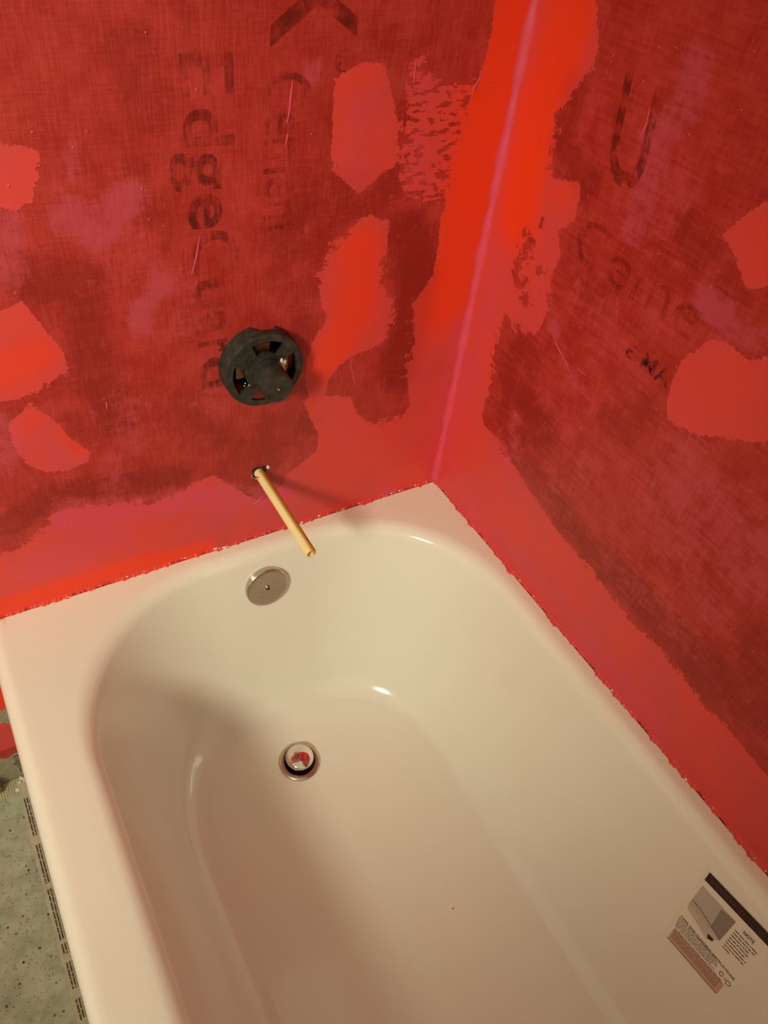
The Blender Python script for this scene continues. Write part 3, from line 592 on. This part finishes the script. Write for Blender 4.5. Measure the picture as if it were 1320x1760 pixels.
# drum with two notches at its wall side
bm = bmesh.new(); n = 96; rows = []
def drum_back(a):
    for c, w in ((82, 17), (262, 17)):
        if abs((a - c + 180) % 360 - 180) < w: return .013
    return -.004
prof_n = 5
for i in range(n):
    ad = 360 * i / n; a = math.radians(ad); b = drum_back(ad); c, s = math.cos(a), math.sin(a)
    rows.append([bm.verts.new((VX + r * c, -y, VZ + r * s)) for r, y in ((RO, b), (RO, HF - .0025), (RO - .0007, HF - .0008), (RO - .0025, HF), (RO - .0035, HF), (RO - .0035, b))])
for i in range(n):
    A, B = rows[i], rows[(i + 1) % n]
    for k in range(6): bm.faces.new((A[k], A[(k + 1) % 6], B[(k + 1) % 6], B[k]))
bmesh.ops.remove_doubles(bm, verts=bm.verts, dist=1e-6); bmesh.ops.recalc_face_normals(bm, faces=bm.faces)
bm_obj('guard_drum', bm, PLASTIC, valve, True, 35)
# face plate: outer band, hub band and four arms leave four windows
bm = bmesh.new()
arms = ((27, 54), (114, 160), (218, 244), (300, 324))
annulus(bm, [(RI, RO - .0020, 0, 360)], HF - .005, HF - .0003)
annulus(bm, [(.0205, .0275, 0, 360)], HF - .005, HF - .0003)
annulus(bm, [(.0255, RI + .001, a0, a1) for a0, a1 in arms], HF - .005, HF - .0004)
bm_obj('face_plate', bm, PLASTIC, valve, True, 30)
# square keyways beside the hub
for ad in (137, 229, 40):
    bm = bmesh.new(); g = bmesh.ops.create_cube(bm, size=1); a = math.radians(ad)
    for v in g['verts']: v.co = Vector((VX + .0265 * math.cos(a) + v.co.x * .005, -HF + .0018 + v.co.y * .005, VZ + .0265 * math.sin(a) + v.co.z * .0045))
    bm_obj('keyway', bm, DARK, valve)
# hub (cap over the stem)
HL = HF + .042
bm = lathe([(.0232, HF - .006), (.0232, HF + .0012), (.0222, HF + .0016), (.0206, HL - .002), (.0200, HL - .0004), (.0190, HL), (.0182, HL - .0004), (.0030, HL - .0004), (.0022, HL + .0006), (0, HL + .0008)], 64, 'Y', (VX, 0, VZ))
hub = bm_obj('hub', bm, PLASTIC, valve, True, 35)
bm = lathe([(0, HL + .0016), (.0011, HL + .0012), (.0014, HL + .0002)], 16, 'Y', (VX, 0, VZ)); bm_obj('hub_nub', bm, simple('pale_nub', (.35, .33, .28), .4), hub, True)
# brass body and cavity behind
bm_obj('wall_cavity', lathe([(.047, -.012), (.047, -.055), (0, -.055)], 48, 'Y', (VX, 0, VZ)), DARK, valve)
bm = lathe([(0, HF - .012), (.017, HF - .012), (.017, -.05), (0, -.05)], 32, 'Y', (VX, 0, VZ))
for sx, sz in ((0, .034), (.034, 0), (-.034, 0), (0, -.034)):
    g = bmesh.ops.create_cube(bm, size=1)
    for v in g['verts']: v.co = Vector((VX + sx * .7 + v.co.x * (.020 if sx == 0 else .026), v.co.y * .022 - .004, VZ + sz * .7 + v.co.z * (.026 if sx == 0 else .020)))
bm_obj('valve_body', bm, BRASS, valve)
# pale dried thinset stuck beside the hub
bm = bmesh.new()
for ux, uy, uz, r in ((.0215, .0275, .0115, .0036), (.0265, .027, .009, .0026), (.0225, .029, .005, .0030), (.0245, .029, .000, .0028), (.0205, .034, .001, .0026), (.0208, .038, -.004, .0034), (.0235, .041, -.008, .0030)):
    lump(bm, (VX + ux, -uy, VZ + uz), r, 2, (.8, .7, 1.5), .4)
o = bm_obj('mortar_splash', bm, simple('mortar_splash_white', (.62, .52, .45), .55, vary=.35, scale=260), valve); o['kind'] = 'stuff'
bm = bmesh.new()
for ad, r in ((201, .031), (206, .0335), (213, .028)):
    a = math.radians(ad); lump(bm, (VX + r * math.cos(a), -HF - .0003, VZ + r * math.sin(a)), random.uniform(.0006, .0011), 1)
o = bm_obj('mortar_specks', bm, WHITE_FLECK, valve); o['kind'] = 'stuff'

# ------------------------------------------------------------------ cream plastic water pipe
pipe = empty('water_pipe', (PX, 0, PZ))
tag(pipe, 'cream plastic stub pipe sticking out of the red wall above the tub', 'pipe')
m = NT('cream_plastic'); P = m.pos()
c = m.mix(m.ramp(m.noise(m.mapping(P, (60, 8, 60)), 1, 3), .35, .7), (.76, .62, .32), (.80, .68, .40))
sx = m.node('ShaderNodeSeparateXYZ'); m.put(sx.inputs[0], P)      # amber tone along one side of the pipe
am = m.math('ADD', m.math('ADD', m.math('MULTIPLY', m.math('SUBTRACT', sx.outputs[0], PX), 115.0), m.math('MULTIPLY', m.math('SUBTRACT', sx.outputs[2], PZ), 49.0)), m.math('MULTIPLY', m.math('SUBTRACT', m.noise(m.mapping(P, (150, 14, 150)), 1, 3), .5), .5))
c = m.mix(m.ramp(am, .10, .62), c, (.52, .25, .02))
m.put(m.b.inputs['Base Color'], c)
m.set(Roughness=.35); m.b.inputs['Subsurface Weight'].default_value = .35
m.b.inputs['Subsurface Radius'].default_value = (1.0, .55, .12); m.b.inputs['Subsurface Scale'].default_value = .006
CREAM = m.m
PL, PR = .181, .0079
bm = lathe([(PR, -.06), (PR, PL - .0012), (PR - .0008, PL), (PR - .0022, PL), (PR - .0026, PL - .001), (PR - .0026, PL - .05), (0, PL - .05)], 40, 'Y', (PX, 0, PZ))
bm_obj('tube', bm, CREAM, pipe, True, 40)
bm_obj('bore_shade', lathe([(PR - .0027, PL - .012), (PR - .0027, PL - .049), (0, PL - .049)], 32, 'Y', (PX, 0, PZ)), simple('pipe_bore_shade', (.22, .13, .07), .7), pipe, True)  # brown liner, the shade inside the pipe end put into its colour
# torn hole in the board around it: flat ring, shade put into its colour
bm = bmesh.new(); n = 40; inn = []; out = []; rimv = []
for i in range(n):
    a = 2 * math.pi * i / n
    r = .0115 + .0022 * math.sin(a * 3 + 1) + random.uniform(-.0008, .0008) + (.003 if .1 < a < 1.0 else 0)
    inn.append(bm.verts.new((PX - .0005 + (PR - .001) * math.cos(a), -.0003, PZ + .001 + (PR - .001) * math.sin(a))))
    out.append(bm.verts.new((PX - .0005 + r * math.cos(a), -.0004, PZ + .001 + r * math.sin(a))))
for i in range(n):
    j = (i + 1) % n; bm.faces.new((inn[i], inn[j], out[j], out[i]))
o = bm_obj('pipe_hole_shade', bm, DARK, wallA); o['label'] = 'flat ragged ring painted dark as the shade of the hole around the pipe'
bm = bmesh.new()
for a, r, s in ((25, .0155, .0022), (33, .0165, .0016), (18, .0175, .0013)):
    lump(bm, (PX + r * math.cos(math.radians(a)), -.0012, PZ + r * math.sin(math.radians(a))), s, 2, (1.2, .8, 1))
o = bm_obj('plaster_crumb', bm, WHITE_FLECK, wallA)
bm = bmesh.new()
for a in range(190, 290, 9):
    r = .0118 + random.uniform(0, .001); lump(bm, (PX + r * math.cos(math.radians(a)), -.001, PZ + .001 + r * math.sin(math.radians(a))), random.uniform(.0008, .0016), 1)
o = bm_obj('torn_rim', bm, simple('torn_rim', (.50, .16, .12), .7, vary=.5, scale=300), wallA); o['kind'] = 'stuff'
bm = bmesh.new()
for ad, d in ((100, .004), (70, .006), (150, .010), (60, .002), (170, .006)):
    a = math.radians(ad); lump(bm, (PX + PR * math.cos(a), -d - .004, PZ + PR * math.sin(a)), random.uniform(.0008, .0016), 1, (1, 1.4, .6))
o = bm_obj('red_smear', bm, simple('red_smear', (.5, .03, .02), .4), pipe); o['kind'] = 'stuff'

# ------------------------------------------------------------------ care sticker on the inner wall of the tub
_ins = np.array([p[0] for p in PROFILE]); _zz = np.array([p[1] for p in PROFILE])
_arc = np.r_[0, np.cumsum(np.hypot(np.diff(_ins), np.diff(_zz)))]
def on_wall(a, b, h):
    """sticker coordinates (a along, b down, metres) onto the sloping right side of the basin"""
    u = .742 + a * .989 + b * .148; v = .0455 - a * .148 + b * .989
    i = float(np.interp(v, _arc, _ins)); z = float(np.interp(v, _arc, _zz))
    i2 = float(np.interp(v + .002, _arc, _ins)); z2 = float(np.interp(v + .002, _arc, _zz))
    t = Vector((-(i2 - i), 0, z2 - z)).normalized(); nrm = Vector((t.z, 0, -t.x)); 
    if nrm.x > 0: nrm = -nrm
    return Vector((CX + HALFX - i, -u, z)) + nrm * h
stick = empty('care_sticker', on_wall(.0, .0, 0))
tag(stick, 'clear sticker with black band and small printed text inside the tub', 'sticker')
def sheet(name, a0, a1, b0, b1, h, mat, step=.006, poly=None):
    na = max(1, round((a1 - a0) / step)); nb = max(1, round((b1 - b0) / step)); V = []; F = []
    for j in range(nb + 1):
        for i in range(na + 1): V.append(on_wall(a0 + (a1 - a0) * i / na, b0 + (b1 - b0) * j / nb, h))
    for j in range(nb):
        for i in range(na):
            k = j * (na + 1) + i; F.append((k, k + na + 1, k + na + 2, k + 1))
    return mesh_obj(name, V, F, mat, stick)
def quad(name, pts, h, mat):
    """four-cornered print, subdivided so that it follows the wall"""
    n = 8; V = []; F = []; A, B, C_, D_ = [np.array(q) for q in pts]
    for j in range(n + 1):
        for i in range(n + 1):
            s, t = i / n, j / n; q = A * (1 - s) * (1 - t) + B * s * (1 - t) + C_ * s * t + D_ * (1 - s) * t; V.append(on_wall(q[0], q[1], h))
    for j in range(n):
        for i in range(n):
            k = j * (n + 1) + i; F.append((k, k + n + 1, k + n + 2, k + 1))
    return mesh_obj(name, V, F, mat, stick)
FILM = simple('sticker_film', (.78, .74, .68), .35)
sheet('film', -.003, .150, -.0015, .150, .0004, FILM)
BLACK = simple('print_black', (.018, .012, .010), .4); DRED = simple('print_dark_red', (.16, .016, .008), .4)
GREY1 = simple('print_light_grey', (.47, .42, .39), .4); GREY2 = simple('print_mid_grey', (.25, .22, .20), .4); GREY3 = simple('print_pale_grey', (.54, .48, .44), .4)
PINKP = simple('print_pale_red', (.55, .36, .29), .4); TXT = simple('print_text', (.10, .075, .06), .4)
o = sheet('title_band', 0, .150, 0, .0160, .0007, BLACK); o['label'] = 'black title band'
put_text('title', 'IMPORTANT', DRED, stick, lambda u, w: on_wall(.007 + u, .0112 - w, .0010), .0062, .052)
quad('picture', ((.002, .026), (.0547, .0274), (.053, .0714), (.001, .068)), .0007, GREY1)
quad('picture_fold', ((.001, .068), (.053, .0714), (.040, .088), (.0027, .0755)), .0007, GREY3)
quad('picture_shade', ((.034, .030), (.0547, .0274), (.053, .0714), (.036, .066)), .0009, GREY2)
quad('picture_spot', ((.038, .079), (.047, .078), (.0475, .083), (.041, .086)), .0009, BLACK)
quad('picture_line', ((.001, .0665), (.027, .0655), (.053, .0710), (.053, .0722)), .0011, TXT) if False else None
for p0, p1 in (((.002, .0575), (.020, .0595)), ((.020, .0595), (.053, .0712)), ((.008, .0565), (.009, .0590)), ((.026, .0598), (.0268, .0625))):
    d = np.array(p1) - np.array(p0); nn = np.array((-d[1], d[0])) / np.linalg.norm(d) * .0004
    p0, p1 = np.array(p0), np.array(p1); quad('picture_line', (p0 - nn, p1 - nn, p1 + nn, p0 + nn), .0011, TXT)
put_text('note_heading', 'NOTE', TXT, stick, lambda u, w: on_wall(.0675 + u, .0320 - w, .0007), .0056, .0155, .03)
put_text('care_heading', 'CARE AND CLEANING INSTRUCTIONS', TXT, stick, lambda u, w: on_wall(.002 + u, .0970 + u * .06 - w, .0007), .0037, .0890, .03)
random.seed(5)
def dashes(name, rows, mat, hgt):
    V = []; F = []
    for a0, a1, b in rows:
        a = a0
        while a < a1:
            l = min(random.uniform(.002, .008), a1 - a)
            k = len(V); V += [on_wall(x, y, .0007) for x, y in ((a, b), (a + l, b), (a + l, b + hgt), (a, b + hgt))]; F.append((k, k + 3, k + 2, k + 1)); a += l + random.uniform(.0006, .0012)
    o = mesh_obj(name, V, F, mat, stick); o['kind'] = 'stuff'; return o
dashes('note_text', [(.0590, .0590 + l, .0375 + k * .0052) for k, l in enumerate((.033, .032, .026, .028, .025, .030, .030, .012))], TXT, .0017)
dashes('care_text', [(.0010 + k * .0003, .0010 + l, .0995 + k * .0031) for k, l in enumerate((.062, .064, .066, .067, .060, .066))] , TXT, .0012)
sheet('warning_panel', .0035, .0860, .1215, .1440, .0006, PINKP)
dashes('warning_text', [(.005, .005 + l, .1195 + k * .0031) for k, l in enumerate((.076, .078))] + [(.006, .080, .1265 + k * .0033) for k in range(4)], simple('print_brown', (.22, .10, .075), .4), .0012)
sheet('warning_rule', .0030, .0850, .1435, .1446, .0009, TXT)
# small outlined care marks
V = []; F = []
def arcband(ca, cb, r, w, t0, t1, n=14):
    k = len(V)
    for i in range(n + 1):
        t = math.radians(t0 + (t1 - t0) * i / n)
        for rr in (r - w, r + w): V.append(on_wall(ca + rr * math.cos(t), cb + rr * math.sin(t) * 1.2, .0007))
    for i in range(n): F.append((k + 2 * i, k + 2 * i + 1, k + 2 * i + 3, k + 2 * i + 2))
arcband(.0765, .1110, .0028, .0005, 20, 340); arcband(.0880, .1140, .0030, .0005, 0, 360)
for bb in (.1112, .1132):
    k = len(V); V += [on_wall(x, y, .0007) for x, y in ((.0812, bb), (.0838, bb), (.0838, bb + .0008), (.0812, bb + .0008))]; F.append((k, k + 3, k + 2, k + 1))
mesh_obj('care_marks', V, F, TXT, stick)

# ------------------------------------------------------------------ at the foot of the tub, on the concrete
# loose strip of printed board facing along the apron
m = NT('grey_strip'); P = m.pos()
m.put(m.b.inputs['Base Color'], m.mix(m.ramp(m.noise(P, 60, 5), .3, .7), (.40, .39, .29), (.50, .48, .37))); m.set(Roughness=.6)
STRIP = m.m
def slab(x0, x1, y0, y1, z0, z1, jx=.0008, step=.01):
    bm = bmesh.new(); ys = np.arange(y0, y1 - 1e-6, -step); rows = []
    for y in ys:
        a = x0 + random.uniform(-jx, jx); zt = z1 + random.uniform(-.0003, .0003)
        rows.append([bm.verts.new(p) for p in ((a, y, z0), (a, y, zt), (x1, y, zt), (x1, y, z0))])
    for A, B in zip(rows, rows[1:]):
        for k in range(4): bm.faces.new((A[k], A[(k + 1) % 4], B[(k + 1) % 4], B[k]))
    bm.faces.new(rows[0]); bm.faces.new(rows[-1][::-1]); bmesh.ops.recalc_face_normals(bm, faces=bm.faces)
    return bm
strip = bm_obj('board_strip', slab(-.812, -.753, -.012, -.95, FLOOR + .0003, FLOOR + .003), STRIP)
tag(strip, 'pale grey printed strip lying on the concrete along the tub apron', 'strip')
def bars(spec, z):
    bm = bmesh.new()
    for x0, x1, y0, y1 in spec:
        bm.faces.new([bm.verts.new(p) for p in ((x0, y0, z), (x1, y0, z), (x1, y1, z), (x0, y1, z))])
    bmesh.ops.recalc_face_normals(bm, faces=bm.faces); return bm
spec = []
for ya, yb in ((-.045, -.118), (-.135, -.205), (-.215, -.30), (-.306, -.322), (-.335, -.375), (-.39, -.42), (-.45, -.52), (-.55, -.6)):
    for kx in range(4):
        x = -.8065 + kx * .0042; y = ya
        while y > yb:
            l = random.uniform(.004, .016); spec.append((x, x + .0020, y, max(yb, y - l))); y -= l + random.uniform(.0008, .002)
o = bm_obj('printed_lines', bars(spec, FLOOR + .0036), INK_BOARD, strip); o['kind'] = 'stuff'
# mesh joint tape along the foot of the end wall
m = NT('tape_fibre'); m.set(Base_Color=(.62, .58, .40), Roughness=.6); TAPE = m.m
tape = empty('joint_tape', (-.83, -.02, FLOOR))
tag(tape, 'white mesh joint tape where the end wall meets the concrete floor', 'tape')
bm = bmesh.new()
def thread(bm, p0, p1, w):
    p0, p1 = Vector(p0), Vector(p1); d = (p1 - p0).normalized(); sd = Vector((-d.y, d.x, 0)) * w / 2; up = Vector((0, 0, .0007))
    lo_ = [p0 - sd, p0 + sd, p1 + sd, p1 - sd]; q = [bm.verts.new(p) for p in lo_] + [bm.verts.new(p + up) for p in lo_]
    for f in ((4, 5, 6, 7), (0, 1, 5, 4), (1, 2, 6, 5), (2, 3, 7, 6), (3, 0, 4, 7)): bm.faces.new([q[i] for i in f])
for k in range(7):
    y = -.004 - k * .0042 + random.uniform(-.0005, .0005); thread(bm, (-1.1, y - .001, FLOOR + .001), (-.79, y + .001, FLOOR + .001), .0013)
for k in range(74):
    x = -1.1 + k * .0042; thread(bm, (x, -.002, FLOOR + .0014), (x + random.uniform(-.001, .001), -.031, FLOOR + .0014), .0012)
bmesh.ops.recalc_face_normals(bm, faces=bm.faces)
o = bm_obj('mesh_threads', bm, TAPE, tape); o['kind'] = 'stuff'
bm = bmesh.new()
for x, y, r in ((-.812, -.023, .0035), (-.803, -.004, .003), (-.797, -.008, .0045), (-.806, -.010, .0028), (-.79, -.016, .003)): lump(bm, (x, y, FLOOR + .003), r, 2, (1, 1.2, .6), .3)
o = bm_obj('thinset_dab', bm, WHITE_FLECK, tape); o['kind'] = 'stuff'
# brown scrap by the wall
bm = bmesh.new(); g = bmesh.ops.create_cube(bm, size=1)
for v in g['verts']: v.co = Matrix.Rotation(.12, 4, 'Z') @ Vector((v.co.x * .06, v.co.y * .012, v.co.z * .030)) + Vector((-.862, -.0135, FLOOR + .0165))
bmesh.ops.bevel(bm, geom=bm.edges[:], offset=.0015, segments=2, affect='EDGES')
sw = bm_obj('wood_scrap', bm, simple('brown_wood', (.16, .10, .04), .7, vary=.5, scale=60))
tag(sw, 'small dark brown wood scrap against the foot of the end wall', 'scrap')
